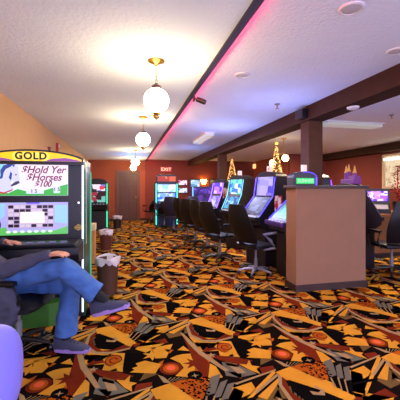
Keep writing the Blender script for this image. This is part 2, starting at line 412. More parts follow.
# two-globe pendant over the machines at right
t = thing('pendant_lamp', 'brass pendant with two glowing globes behind the gold christmas tree', 'ceiling lamp', (3.83, 7.3, CR))
MB().lathe([(0, 0), (.07, 0), (.05, -.02), (.01, -.04), (0, -.04)], 20, cap=False).build('ceiling_canopy', M_brass, t, True)
MB().tube([(0, 0, -.03), (0, 0, -.38)], .008, 8).tube([(-.3, 0, -.55), (-.15, 0, -.42), (0, 0, -.38), (.04, 0, -.42)], .008, 8).build('stem', M_brass, t, True)
MB().ball((-.3, 0, -.63), .085).build('glass_globe', emit('lamp_globe_small', (255, 214, 150), 16.0), t, True)
MB().ball((.04, 0, -.5), .085).build('glass_globe', emit('lamp_globe_small', (255, 214, 150), 16.0), t, True)

# red LED strip along the trim
tag(MB().box(.861, .872, -.5, YB - .1, CR - .02, CR - .004).build('led_strip', emit('red_led', (255, 24, 70), 60.0)), 'red LED strip light running along the dark ceiling trim', 'led strip')

# security camera
t = thing('security_camera', 'small black security camera mounted on the dark ceiling trim', 'camera', (.87, 4.13, 2.55))
MB().box(-.01, .012, -.03, .03, -.04, .04).tube([(0, 0, 0), (.05, -.0, -.02)], .01, 8).build('bracket', M_black, t)
MB().lathe([(0, -.01), (.032, 0), (.034, .1), (.03, .13), (.024, .13), (.02, .12), (0, .12)], 18, T((.04, .01, -.01), ry=R(112), rz=R(-20)), cap=False).build('housing', M_black, t, True)

# flush ceiling speakers, sprinklers
for x, y, lb in ((1.54, 1.95, 'round white ceiling speaker nearest the camera'), (1.256, 3.36, 'round white ceiling speaker beside the red-lit trim'), (2.42, 2.46, 'round white ceiling speaker next to the big beam')):
    t = thing('ceiling_speaker', lb, 'speaker', (x, y, CR), 0, 'round ceiling speakers')
    MB().lathe([(0, 0), (.085, 0), (.083, -.008), (.07, -.012), (.068, -.006), (0, -.006)], 28, cap=False).build('rim', M_white, t, True)
    MB().lathe([(0, -.0065), (.066, -.0065), (.05, -.011), (0, -.013)], 28, cap=False).build('grille', M_grey if y < 0 else mat('speaker_grille', (190, 190, 192), 0.6), t, True)
for x, y, lb in ((2.2, 4.4, 'fire sprinkler head on the ceiling left of the big beam'), (4.43, 4.6, 'fire sprinkler head on the ceiling at the far right'), (3.3, 7.9, 'fire sprinkler head on the ceiling behind the big beam')):
    t = thing('sprinkler', lb, 'sprinkler', (x, y, CR), 0, 'sprinkler heads')
    MB().lathe([(0, 0), (.045, 0), (.04, -.01), (.012, -.014), (.01, -.05), (0, -.05)], 16, cap=False).build('escutcheon', M_grey, t, True)
    MB().lathe([(0, -.068), (.028, -.068), (.028, -.072), (0, -.072)], 12, cap=False).tube([(-.012, 0, -.045), (-.014, 0, -.07)], .003, 6).tube([(.012, 0, -.045), (.014, 0, -.07)], .003, 6).build('deflector', M_brass, t)
tag(MB().lathe([(0, 0), (.075, 0), (.072, -.02), (.05, -.03), (0, -.034)], 24, T((2.83, 3.55, 2.40)), cap=False).build('smoke_detector', M_white, smooth=True), 'white round smoke detector under the big dark beam', 'smoke detector')
t = thing('small_speaker', 'small black box speaker on the side of the big beam above the wooden post', 'speaker', (2.69, 4.45, 2.5))
MB().box(-.11, -.01, -.1, .1, -.07, .07, bev=.01).build('housing', M_black, t)
MB().box(-.02, 0, -.03, .03, -.03, .03).build('bracket', M_grey, t)
# fluorescent fixtures
for (x0, x1, y0, y1, lb, st) in ((1.70, 1.95, 6.9, 8.3, 'white fluorescent ceiling fixture left of the beam', .5), (3.6, 4.85, 5.2, 5.5, 'long fluorescent ceiling fixture behind the beam at right', .35)):
    t = thing('fluorescent_light', lb, 'ceiling light', ((x0 + x1) / 2, (y0 + y1) / 2, CR))
    w_, d_ = (x1 - x0) / 2, (y1 - y0) / 2
    MB().box(-w_, w_, -d_, d_, -.02, 0).build('housing', M_white, t)
    MB().box(-w_ + .02, w_ - .02, -d_ + .02, d_ - .02, -.075, -.02, bev=.02).build('diffuser', emit('fluor_%d' % int(st * 10), (235, 232, 230), st), t)

# wall things
t = thing('fire_alarm', 'small red fire alarm high on the peach left wall', 'alarm', (XL, 7.8, 2.29))
MB().box(0, .05, -.06, .06, -.1, .1, bev=.008).build('housing', mat('alarm_red', (190, 30, 25), 0.4), t)
MB().box(.05, .07, -.035, .035, .0, .07, bev=.005).build('strobe', M_white, t)
t = thing('exit_sign', 'lit red exit sign on the dark red back wall', 'sign', (1.70, YB - .02, 2.2))
MB().box(-.25, .25, -.06, 0, -.11, .11, bev=.008).build('housing', emit('exit_back', (190, 40, 24), .5), t)
text_mesh('lettering', 'EXIT', .2, emit('exit_letters', (255, 190, 160), 1.8), t, (0, -.063, 0), sx=1.1)
t = thing('exit_sign', 'small glowing sign on the orange side wall right of the small christmas tree', 'sign', (5.8, 13.85, 2.4))
MB().box(-.05, 0, -.13, .13, -.1, .1, bev=.006).build('housing', emit('small_sign', (255, 190, 120), 1.6), t)
t = thing('wall_sconce', 'glowing yellow wall sconce on the back wall', 'lamp', (3.37, YB - .02, 1.66))
MB().box(-.06, .06, -.03, 0, -.1, .12, bev=.01).build('backplate', M_brass, t)
MB().lathe([(.05, -.1), (.09, -.06), (.12, .02), (.14, .1), (.13, .1), (.11, .02), (.08, -.05), (0, -.08)], 20, T((0, -.13, 0)), cap=False).build('lamp_shade', emit('sconce_glow', (255, 190, 80), 30.0), t, True)
MB().box(-.06, .06, -.16, -.1, .16, .2).build('cap', M_trim, t)
t = thing('television', 'small wall screen on the back wall left of the yellow sconce', 'screen', (3.0, YB - .02, 1.60))
MB().box(-.24, .24, -.05, 0, -.19, .19, bev=.008).build('housing', M_black, t)
MB().box(-.2, .2, -.053, -.05, -.15, .15).build('display', screen_mat('tv_pic', [(160, 200, 235), (225, 240, 255), (90, 150, 200)], 9, 1.2), t)
t = thing('television', 'dark framed wall screen on the back wall right of the yellow sconce', 'screen', (3.85, YB - .02, 1.60))
MB().box(-.2, .2, -.05, 0, -.19, .19, bev=.008).build('housing', M_black, t)
MB().box(-.16, .16, -.053, -.05, -.15, .15).build('display', screen_mat('tv_pic2', [(140, 120, 60), (200, 180, 110), (90, 70, 160)], 9, .6), t)
for z, lb, cs in ((1.63, 'upper of two small lit posters on the back wall beside the blue machine', [(255, 225, 245), (210, 70, 150), (255, 240, 250)]), (1.29, 'lower of two small lit posters on the back wall beside the blue machine', [(235, 240, 255), (120, 150, 200), (250, 250, 250)])):
    t = thing('wall_poster', lb, 'poster', (2.44, YB - .02, z))
    MB().box(-.21, .21, -.04, 0, -.12, .12, bev=.01).build('frame', M_black, t)
    MB().box(-.19, .19, -.043, -.04, -.1, .1).build('picture', screen_mat('poster%d' % int(z * 100), cs, 12, 1.1), t)

# ------------------------------------------------------------------ slot machines
def buttons(parent, w, y, z, rx, n=5, m=None):
    for i in range(n):
        x = -w + 2 * w * i / (n - 1)
        MB().lathe([(0, 0), (.02, 0), (.018, .01), (0, .012)], 12, T((x, y, z), rx=rx), cap=False).build('button', m or emit('btn_white', (220, 220, 255), .9), parent)

def slant_machine(label, loc, rz, W, H, up, low, edge, cabm=None, group=None, topper=None, depth=.34, edge_s=3.0, nb=5, frame=None, sd=.35, head=True):
    """low slanted screen under an upright one; front is local -Y, front of upper screen at y=0"""
    cabm = cabm or M_cab; h = W / 2
    t = thing('slot_machine', label, 'slot machine', loc, rz, group)
    f0 = -.03 - sd
    prof = [(depth, 0), (f0 + .12, 0), (f0 + .12, .66), (f0 - .02, .74), (f0 - .04, .86), (f0, .885), (-.03, 1.2), (0, 1.22)] + ([(.045, H - .06), (depth, H - .06)] if head else [(depth, 1.22)])
    MB().prism(prof, -h, h, 'x', bev=.008).build('cabinet', cabm, t)
    arch = [(-h, H - .07)] + [(-h * math.cos(PI * i / 14), H - .07 + .10 * math.sin(PI * i / 14)) for i in range(1, 14)] + [(h, H - .07)]
    if head: MB().prism(arch, .05, depth, 'y', bev=.004).build('hood', cabm, t)
    # lower slanted display
    a = math.atan2(.315, sd); hl = math.hypot(.315, sd) * .42
    Mx = T((0, -.03 - sd / 2, 1.0425), rx=a)
    MB().box(-h + .05, h - .05, -hl, hl, -.002, .006, M=Mx).build('lower_display', low, t)
    b2 = math.atan2(H - 1.28, .045)
    Mu = T((0, .0225, (1.22 + H - .06) / 2), rx=b2)
    L = (H - 1.30) / 2
    if head: MB().box(-h + .06, h - .06, -L, L, 0.002, .012, M=Mu).build('upper_display', up, t)
    for s in (-1, 1):
        pts = [(s * (h - .012), f0 - .01, .885), (s * (h - .012), -.03, 1.215)] + ([(s * (h - .012), .035, H - .08)] if head else [])
        MB().tube(pts, .008, 8).build('led_strip', edge, t, True)
    dk = MB().box(-h + .02, h - .02, f0 - .095, f0 + .03, .80, .868, bev=.012).build('button_deck', frame or cabm, t)
    buttons(dk, h - .1, f0 - .04, .868, 0, nb)
    if topper:
        MB().box(-.055, .055, .12, .16, H + .02, H + .13, bev=.006).box(-.02, .02, .125, .155, H - .02, H + .03).build('topper', emit('topper_white', (240, 200, 190), 1.0), t)
        text_mesh('lettering', topper, .09, mat('topper_red', (150, 30, 40), .5), t, (0, .118, H + .075))
    return t

def upright_machine(label, loc, rz, W, H, D, up, low, edge, cabm=None, group=None, arch=0.0, edge_s=1, split=.6, z0=.92, topm=None, bars='box'):
    cabm = cabm or M_cab; h = W / 2
    t = thing('slot_machine', label, 'slot machine', loc, rz, group)
    prof = [(D, 0), (0, 0), (0, .62), (-.22, .70), (-.24, .80), (-.2, .83), (0, .88), (0, H), (D, H)]
    MB().prism(prof, -h, h, 'x', bev=.008).build('cabinet', cabm, t)
    if arch:
        ar = [(-h, H)] + [(-h * math.cos(PI * i / 16), H + arch * math.sin(PI * i / 16)) for i in range(1, 16)] + [(h, H)]
        MB().prism(ar, 0.0, D, 'y').build('hood', cabm, t)
        ar2 = [(p[0] * .86, H + (p[1] - H) * .75 - .002) for p in ar]
        MB().prism(ar2, -.008, 0, 'y').build('marquee', topm or up, t)
    zt = H - .05; zm = z0 + (zt - z0) * split
    MB().box(-h + .07, h - .07, -.012, 0, zm + .02, zt, bev=.004).build('upper_display', up, t)
    MB().box(-h + .07, h - .07, -.012, 0, z0, zm - .02, bev=.004).build('lower_display', low, t)
    for s in (-1, 1):
        MB().box(s * (h - .02) - .018, s * (h - .02) + .018, -.02, 0.0, .1 if bars == 'box' else .9, H - .02, bev=.006).build('led_strip', edge, t)
    dk = MB().box(-h + .03, h - .03, -.25, -.02, .83, .86, bev=.008).build('button_deck', cabm, t)
    buttons(dk, h - .12, -.18, .86, 0, 5)
    return t

E_white = emit('edge_white', (235, 245, 255), 2.2)
E_blue = emit('edge_blue', (70, 60, 255), 3.5)
E_purple = emit('edge_purple', (140, 60, 255), 3.0)
E_teal = emit('edge_teal', (60, 235, 200), 2.2)
E_cyan = emit('edge_cyan', (110, 215, 255), 1.6)
M_pcab = mat('purple_cabinet', (58, 34, 110), .35, var=.2)

# row against the beam, facing left
slant_machine('black slot machine with pale blue screens, nearest left of the tan divider', (2.44, 5.40, 0), -PI / 2 + .35, .50, 1.64,
    screen_mat('a_up', [(150, 130, 255), (205, 190, 255), (90, 80, 225), (180, 170, 255)], 9, 1.0), screen_mat('a_low', [(28, 34, 60), (60, 66, 100), (130, 150, 210), (44, 50, 84), (36, 44, 70)], 11, .55),
    E_blue, group='slot machines facing left under the beam', topper='4', sd=.30)
slant_machine('black slot machine with bright cyan and white screens under the small christmas tree', (2.44, 6.98, 0), -PI / 2 + .35, .52, 1.64,
    screen_mat('b_up', [(120, 225, 255), (235, 250, 255), (90, 190, 220), (120, 240, 190), (60, 130, 220)], 10, 1.25), screen_mat('b_low', [(80, 190, 235), (170, 235, 255), (40, 110, 190)], 12, 1.0),
    E_cyan, group='slot machines facing left under the beam', topper='3', sd=.16)
slant_machine('glowing purple slot machine beside the far wooden post', (2.27, 7.88, 0), -PI / 2 + .35, .46, 1.58,
    screen_mat('c_up', [(190, 120, 255), (235, 200, 255), (90, 50, 240)], 9, 1.25), screen_mat('c_low', [(170, 160, 255), (225, 220, 255), (110, 90, 230)], 12, 1.0),
    emit('edge_violet_wide', (130, 80, 255), 5.0), group='slot machines facing left under the beam', sd=.14, depth=.2)
# cards on machine sides
for mx_, my_, hw_, off, z, lb, cc in ((2.44, 5.40, .25, .10, 1.10, 'pink and red card on the side of the pale blue slot machine', [(225, 60, 90), (245, 215, 220), (190, 30, 60)]), (2.27, 7.88, .23, .10, 1.25, 'orange and cream card on the side of the purple slot machine', [(210, 110, 70), (225, 190, 160), (150, 60, 50)])):
    ca, sa = math.cos(.35), math.sin(.35); d_ = hw_ + .0015
    x = mx_ + sa * d_ + ca * off; y = my_ - ca * d_ + sa * off
    tag(MB().box(-.09, .09, -.004, 0, -.13, .13).build('wall_card', screen_mat('card%d' % int(mx_ * 100), cc, 16, .6), loc=(x, y, z), rz=.35), lb, 'card')
# machine behind the partition, green slanted screen, back-to-back partner
ti = slant_machine('slot machine with green slanted screen and arched green sign half hidden by the tan divider', (2.60, 4.43, 0), -PI / 2, .60, 1.60,
    M_cab, screen_mat('i_low', [(20, 205, 150), (60, 225, 175), (10, 130, 105)], 8, 1.0),
    E_blue, group='slot machines by the divider', frame=M_pcab, sd=.34, head=False, depth=.10)
hd = MB().prism([(-.19, 1.22), (.19, 1.22), (.19, 1.52)] + [(.19 * math.cos(PI * k / 12), 1.52 + .085 * math.sin(PI * k / 12)) for k in range(1, 12)] + [(-.19, 1.52)], 0, .20, 'y', bev=.006).build('sign_head', M_cab, ti)
hd.location = (.30, -.09, 0); hd.rotation_euler = (0, 0, PI / 2)
MB().box(-.15, .13, -.012, 0, 1.425, 1.505).build('sign_display', emit('green_sign', (40, 210, 90), 1.1), hd)
text_mesh('lettering', 'RUNNER', .07, emit('green_text', (170, 255, 180), 1.3), hd, (-.01, -.014, 1.465), sx=.9)
MB().tube([(.17 * math.cos(PI * k / 12), -.006, 1.52 + .075 * math.sin(PI * k / 12)) for k in range(0, 8)], .006, 6).tube([(.165, -.006, 1.38), (.17, -.006, 1.52)], .012, 6).build('led_strip', emit('edge_violet', (90, 70, 255), 2.0), hd)
MB().box(-.04, .04, .03, .07, 1.60, 1.70, bev=.01).build('topper', emit('topper_white', (240, 200, 190), 1.0), hd)
slant_machine('dark slot machine facing right behind the tan divider and wooden post', (3.34, 4.95, 0), PI / 2, .56, 1.58,
    screen_mat('j_up', [(60, 50, 200), (30, 30, 90)], 9, .8), screen_mat('j_low', [(60, 50, 120), (30, 30, 60)], 9, .5), E_purple, group='slot machines by the divider', depth=.32, sd=.18)
tl = slant_machine('low slot machine facing right with purple castle topper past the divider', (3.98, 4.90, 0), PI / 2, .56, 1.42,
    screen_mat('l_up', [(60, 50, 90), (30, 30, 60)], 9, .4), screen_mat('l_low', [(150, 150, 150), (90, 90, 100), (190, 190, 190)], 9, .35), M_grey, depth=.28, sd=.22)
ct = MB(); ct.box(-.17, .17, .04, .2, 1.44, 1.52, bev=.01).box(-.17, -.02, .06, .18, 1.50, 1.58, bev=.006)
for x, hh in ((-.10, .10), (-.03, .05), (.05, .13), (.12, .11)): ct.lathe([(0, 1.50), (.033, 1.50), (.033, 1.53 + hh), (0, 1.53 + hh)], 12, T((x, .12, 0)), cap=False)
co_ = ct.build('castle_topper', emit('castle_purple', (130, 56, 150), .5), tl)
for x, hh in ((-.10, .10), (.05, .13), (.12, .11)):
    MB().lathe([(.036, 1.53 + hh), (.022, 1.57 + hh), (.004, 1.66 + hh), (0, 1.66 + hh)], 12, T((x, .12, 0)), cap=False).build('spire', emit('spire_gold', (215, 150, 80), .7), co_)

# back row machines, facing the camera
E_tealside = E_teal
te = upright_machine('blue and white lit slot machine with teal side lights before the dark red back wall', (1.40, 11.3, 0), 0, .78, 1.56, .6,
    screen_mat('e_up', [(240, 235, 240), (150, 205, 245), (250, 215, 200), (200, 235, 255)], 8, 1.5), screen_mat('e_low', [(60, 110, 220), (200, 220, 255), (120, 170, 250)], 9, 1.4),
    E_teal, cabm=mat('navy_cabinet', (20, 34, 78), .35), split=.52)
MB().box(-.36, .36, 0, .3, 1.56, 1.86, bev=.01).build('topper', M_cab, te)
MB().box(-.32, .32, -.006, 0, 1.62, 1.80).build('topper_display', screen_mat('e_top', [(240, 110, 40), (200, 60, 30), (250, 170, 90)], 5, 1.0), te)
upright_machine('dark slot machine with red and white reels beside the wooden door', (-.90, 10.9, 0), 0, .62, 1.55, .6,
    screen_mat('f_up', [(225, 60, 80), (245, 220, 240), (130, 120, 220), (60, 30, 50)], 8, 1.2), screen_mat('f_low', [(60, 20, 30), (20, 16, 24), (190, 50, 70), (140, 220, 210)], 7, .8),
    emit('edge_green_far', (40, 230, 170), 1.5), arch=.14, topm=M_cab)
td = upright_machine('wide purple slot machine with a round wheel display under the yellow sconce', (2.86, 11.6, 0), 0, .95, 1.44, .6,
    screen_mat('d_up', [(110, 70, 220), (80, 50, 170), (150, 110, 240)], 6, .9), screen_mat('d_low', [(70, 50, 150), (120, 80, 210), (50, 30, 110)], 8, .8), E_cyan, cabm=M_pcab, split=.5)
wh = MB().lathe([(.30, -.015), (.33, -.015), (.33, -.03), (.30, -.03)], 40, T((0, -.005, 1.08), rx=PI / 2) @ Matrix.Scale(-1, 4, (0, 0, 1)), cap=False).build('wheel', emit('wheel_ring', (30, 14, 60), .3), td)
sp_ = MB()
for k in range(12):
    a = PI * k / 12
    sp_.box(-.3, .3, -.022, -.016, -.006, .006, M=T((0, 0, 1.08), ry=a))
sp_.build('spokes', emit('wheel_spokes', (60, 30, 110), .5), wh)
# ------------------------------------------------------------------ big gold machine at left
G = thing('slot_machine', 'large slot machine with arched yellow gold marquee and horse game screens at left', 'slot machine', (-.94, 3.59, 0))
h = .50
prof = [(.66, 0), (0, 0), (0, .60), (-.34, .66), (-.37, .73), (-.36, .79), (-.30, .805), (0, .83), (0, 1.60), (.66, 1.60)]
MB().prism(prof, -h, h, 'x', bev=.006).build('cabinet', M_cab, G)
def archpts(hw, z, e, n=20, cut=1.0): return [(-hw, z)] + [(-hw + 2 * hw * i / n, z + e[0] + (e[1] - e[0]) * (1 - (2 * i / n - 1) ** 2) ** .8) for i in range(n + 1)] + [(hw, z)]
MB().prism(archpts(h, 1.60, (.07, .155)), -.03, .66, 'y').build('hood', M_cab, G)
mq = MB().prism(archpts(h - .015, 1.635, (.02, .10)), -.038, -.03, 'y').build('marquee', emit('marquee_yellow', (255, 205, 20), 1.0), G)
MB().prism([(-.49, 1.636), (-.49, 1.66), (-.40, 1.68), (-.22, 1.655), (-.15, 1.636)], -.041, -.038, 'y').prism([(.12, 1.636), (.2, 1.662), (.33, 1.672), (.45, 1.65), (.485, 1.636)], -.041, -.038, 'y').build('sunset_band', emit('marquee_violet', (150, 80, 170), .8), mq)
dd = MB()
for x in (-.125, -.042, .042, .125): dd.lathe([(0, 0), (.046, 0), (.046, .003), (0, .003)], 24, T((x + .0, -.041, 1.683), rx=PI / 2), cap=False)
dd.build('coin_disc', emit('marquee_disc', (255, 226, 90), 1.1), mq)
text_mesh('lettering', 'GOLD', .098, mat('ink_black', (8, 8, 10), .5, var=0), mq, (0, -.046, 1.683), offset=.004, sx=1.0, space=1.15)
MB().box(-.49, .49, -.036, 0, 1.60, 1.636).build('marquee_rail', M_cab, G)
# displays
S1m = MB().box(-.345, .345, -.012, 0, 1.282, 1.615).build('upper_display', emit('disp_sky', (225, 228, 246), 1.05), G)
S2m = MB().box(-.345, .345, -.012, 0, .888, 1.212).build('lower_display', emit('disp_lilac', (170, 170, 240), 1.0), G)
def flat(name, polys, m, parent, d):
    o = None
    for p in polys:
        o = MB().prism(p, -.012 - d, -.0115 - d + .0005, 'y').build(name, m, parent)
    return o
def px(x, y): return ((x - 33) * .01035, 1.35 - (y - 189) * .0104)
def PX(l): return [px(*p) for p in l]
flat('grass_band', [PX([(0, 191), (12, 193), (20, 189), (30, 191.5), (45, 190), (55, 187), (66.2, 184), (66.2, 195.4), (0, 195.4)])], emit('grass_green', (60, 175, 70), 1.0), S1m, .001)
flat('sky_patch', [PX([(0, 165), (8, 165), (9, 176), (5, 184), (0, 186)])], emit('sky_cyan', (140, 215, 240), 1.0), S1m, .001)
hs = flat('horse_picture', [PX([(9, 166), (13, 165), (18, 165), (21, 168), (21.5, 174), (22.5, 180), (21, 184), (18, 183.5), (15, 180), (14, 183), (17, 189), (14, 192), (2, 193), (0, 188), (0, 184), (5, 178)])], emit('horse_white', (206, 208, 238), 1.0), S1m, .002)
flat('mane', [PX([(17, 164.5), (13, 164.5), (8, 166), (5, 171), (5.5, 176), (3, 180), (7, 178.5), (8, 173), (10, 169.5), (14, 167.5)]), PX([(15.5, 166), (18, 164.5), (17, 168)]), PX([(14, 172), (12.5, 178), (14.5, 181), (15.5, 174)])], emit('mane_blue', (52, 72, 150), .9), hs, .003)
flat('muzzle', [PX([(18, 182), (21, 181), (22.4, 183), (19, 185), (15, 186.5), (14, 185.5)]), PX([(18.2, 174), (20, 175), (18.4, 176.2)])], emit('muzzle_dark', (70, 60, 90), .8), hs, .003)
flat('rein', [PX([(0, 190), (8, 192.3), (16, 189), (16, 190.2), (8, 194), (0, 192)])], emit('rein_red', (190, 60, 60), .9), hs, .003)
flat('text_panel', [PX([(23.5, 164.5), (64.5, 164.5), (64.5, 184), (52, 186), (45, 190), (23.5, 188)])], emit('panel_pink', (244, 222, 236), 1.05), S1m, .001)
tx = emit('text_maroon', (120, 50, 90), .8)
for s, x, y, sz in (('$Hold Yer', 43.5, 170.2, .105), ('$Horses', 44, 177.6, .105), ('$100', 43, 184.2, .085)):
    p = px(x, y); text_mesh('lettering', s, sz, tx, S1m, (p[0], -.016, p[1]), shear=.3, offset=.002, sx=.92)
flat('price_box', [PX([(28, 188.4), (44, 188.4), (44, 193.6), (28, 193.6)]), PX([(53, 186.4), (59, 186.4), (59, 193), (53, 193)])], emit('price_pale', (214, 224, 250), 1.0), S1m, .003)
for s, x, y in (('1 5', 35, 191.2), ('1 5', 56, 189.4)):
    p = px(x, y); text_mesh('lettering', s, .05, tx, S1m, (p[0], -.0175, p[1]), offset=.001)
flat('grass_band', [PX([(0, 228), (10, 226), (12, 231), (40, 231), (55, 230), (66.2, 226), (66.2, 234), (0, 234)])], emit('grass_green2', (96, 190, 96), 1.0), S2m, .001)
flat('sky_patch', [PX([(0, 203), (9, 203), (9, 215), (0, 222)]), PX([(54, 205), (66, 205), (66, 224), (54, 222)])], emit('sky_pale', (150, 200, 245), 1.0), S2m, .001)
flat('game_frame', [PX([(11, 204), (53.5, 204), (53.5, 227.5), (11, 227.5)])], emit('frame_lilac', (196, 170, 210), .9), S2m, .002)
cells = []; lights = []
for r_ in range(6):
    for c_ in range(8):
        if 2 <= r_ <= 4 and 2 <= c_ <= 5: continue
        x0_ = 12 + c_ * 5.15; y0_ = 205 + r_ * 3.7
        (cells if (r_ * 5 + c_ * 3) % 7 in (0, 1, 2, 4) else lights).append(PX([(x0_, y0_), (x0_ + 4.5, y0_), (x0_ + 4.5, y0_ + 2.9), (x0_, y0_ + 2.9)]))
flat('dark_cell', cells, emit('cell_dark', (34, 26, 52), .7), S2m, .003)
flat('pale_cell', lights, emit('cell_pale', (214, 200, 220), .9), S2m, .003)
flat('centre_card', [PX([(22.8, 211.5), (44.5, 211.5), (44.5, 222.5), (22.8, 222.5)])], emit('card_cream', (252, 232, 226), 1.1), S2m, .004)
flat('title_bar', [PX([(28, 202.2), (40, 202.2), (40, 203.6), (28, 203.6)])], emit('title_blue', (110, 90, 230), 1.0), S2m, .004)
flat('score_ball', [[(px(3.5, 222.5)[0] + .021 * math.cos(a * PI / 8), px(3.5, 222.5)[1] + .021 * math.sin(a * PI / 8)) for a in range(16)]], emit('ball_navy', (40, 40, 150), .9), S2m, .004)
flat('coin', [[(px(x, 230.8)[0] + .022 * math.cos(a * PI / 6), px(x, 230.8)[1] + .014 * math.sin(a * PI / 6)) for a in range(12)] for x in (12, 18, 24.5, 31, 37, 43.5, 50)], emit('coin_pale', (226, 240, 226), 1.0), S2m, .002)
# trim pieces on the right panel
MB().box(.485, .50, -.02, 0, .05, 1.66, bev=.004).build('led_strip', E_white, G)
MB().box(-.50, -.485, -.02, 0, .05, 1.66, bev=.004).build('led_strip', E_white, G)
MB().prism([(0, 0), (.64, 0), (.64, 1.55), (0, 1.64)], .50, .512, 'x').build('side_panel', M_dgreen, G)
MB().box(.512, .522, .52, .56, .1, 1.55).build('led_strip', emit('side_green', (60, 190, 140), .8), G)
MB().box(.505, .515, .10, .13, .75, 1.62).build('side_lettering', mat('side_pale', (150, 200, 180), .5), G)
bp_ = MB().prism([(.41, .935), (.45, .912), (.49, .935)], -.02, 0, 'y').box(.41, .49, -.016, 0, .94, .955).prism([(.42, .962), (.45, .982), (.48, .962)], -.02, 0, 'y').build('bill_acceptor', mat('acceptor_gold', (170, 140, 70), .4, .4), G)
MB().lathe([(0, 0), (.012, 0), (.01, .006), (0, .008)], 12, T((.45, 0, 1.205), rx=PI / 2), cap=False).build('sensor_light', emit('dot_white', (230, 230, 255), 1.5), G)
dk = MB().box(-.47, .47, -.345, -.05, .80, .835, bev=.01).build('button_deck', M_black, G)
for i in range(8): MB().box(-.35 + i * .1 - .03, -.35 + i * .1 + .03, -.30, -.25, .835, .845, bev=.003).build('button', emit('deck_btn', (120, 110, 170), .5), dk)
lp = MB().prism([(-.42, -.005), (.34, -.005), (.34, -.12), (.2, -.20), (-.42, -.20)], 0.0, .22, 'z').build('foot_platform', mat('green_lit_panel', (58, 118, 38), .5), G)  # green glow on the platform is put in as base colour
# figures on the hood (little toppers)
MB().box(.13, .15, .1, .12, 1.70, 1.79).box(.125, .155, .09, .13, 1.78, 1.80).build('topper', mat('topper_rust', (120, 40, 30), .5), G)

# ------------------------------------------------------------------ bins and box at left
def bin_(label, loc, r, hgt, liner=True, m=None):
    t = thing('waste_bin', label, 'waste bin', loc, 0, 'waste bins along the left machines')
    MB().lathe([(0, 0), (r * .8, 0), (r, hgt - .02), (r * 1.04, hgt), (r * .96, hgt), (r * .9, hgt - .05), (r * .76, .02), (0, .02)], 26, cap=False).build('bucket', m or M_bin, t, True)
    if liner:
        b = MB(); n = 44; rr = random.Random(int(hgt * 100)); rings = []
        for k, (f, z) in enumerate(((1.03, -.075), (1.08, -.03), (1.10, 0.01), (1.02, .025), (.93, -.02), (.8, -.10), (.5, -.14))):
            ring = []
            for i in range(n):
                a = 2 * PI * i / n; j = 1 + .05 * math.sin(5 * a + k) + rr.uniform(-.035, .035)
                zz = z + (rr.uniform(-.02, .02) if k == 0 else rr.uniform(-.006, .006)) + .012 * math.sin(3 * a + k)
                ring.append(b.bm.verts.new((r * f * j * math.cos(a), r * f * j * math.sin(a), hgt + zz)))
            rings.append(ring)
        for A, B in zip(rings[:-1], rings[1:]):
            for i in range(n): b.bm.faces.new((A[i], A[(i + 1) % n], B[(i + 1) % n], B[i]))
        b.bm.faces.new(rings[-1])
        b.build('liner', mat('white_liner', (205, 196, 200), .35, var=.08), t, True)
bin_('brown waste bin with crumpled white plastic liner beside the big gold machine', (-.235, 4.33, 0), .145, .45)
bin_('dark brown bin with pale rim farther along the left machines', (-.44, 7.4, 0), .14, .42, True, mat('red_brown_bin', (84, 38, 30), .5))
bin_('small dark bin with white liner in front of the wooden door', (-.30, 11.4, 0), .15, .40, True, mat('dark_bin', (40, 28, 26), .5))
t = thing('cardboard_box', 'tall tan cardboard box standing behind the big gold machine', 'box', (-.66, 6.15, 0))
MB().box(-.11, .11, -.12, .12, 0, .62, bev=.004).build('carton', mat('cardboard', (176, 120, 66), .8), t)
MB().box(-.12, .12, -.13, .13, .60, .72, bev=.01).build('lid', mat('cream_lid', (206, 186, 140), .7), t)
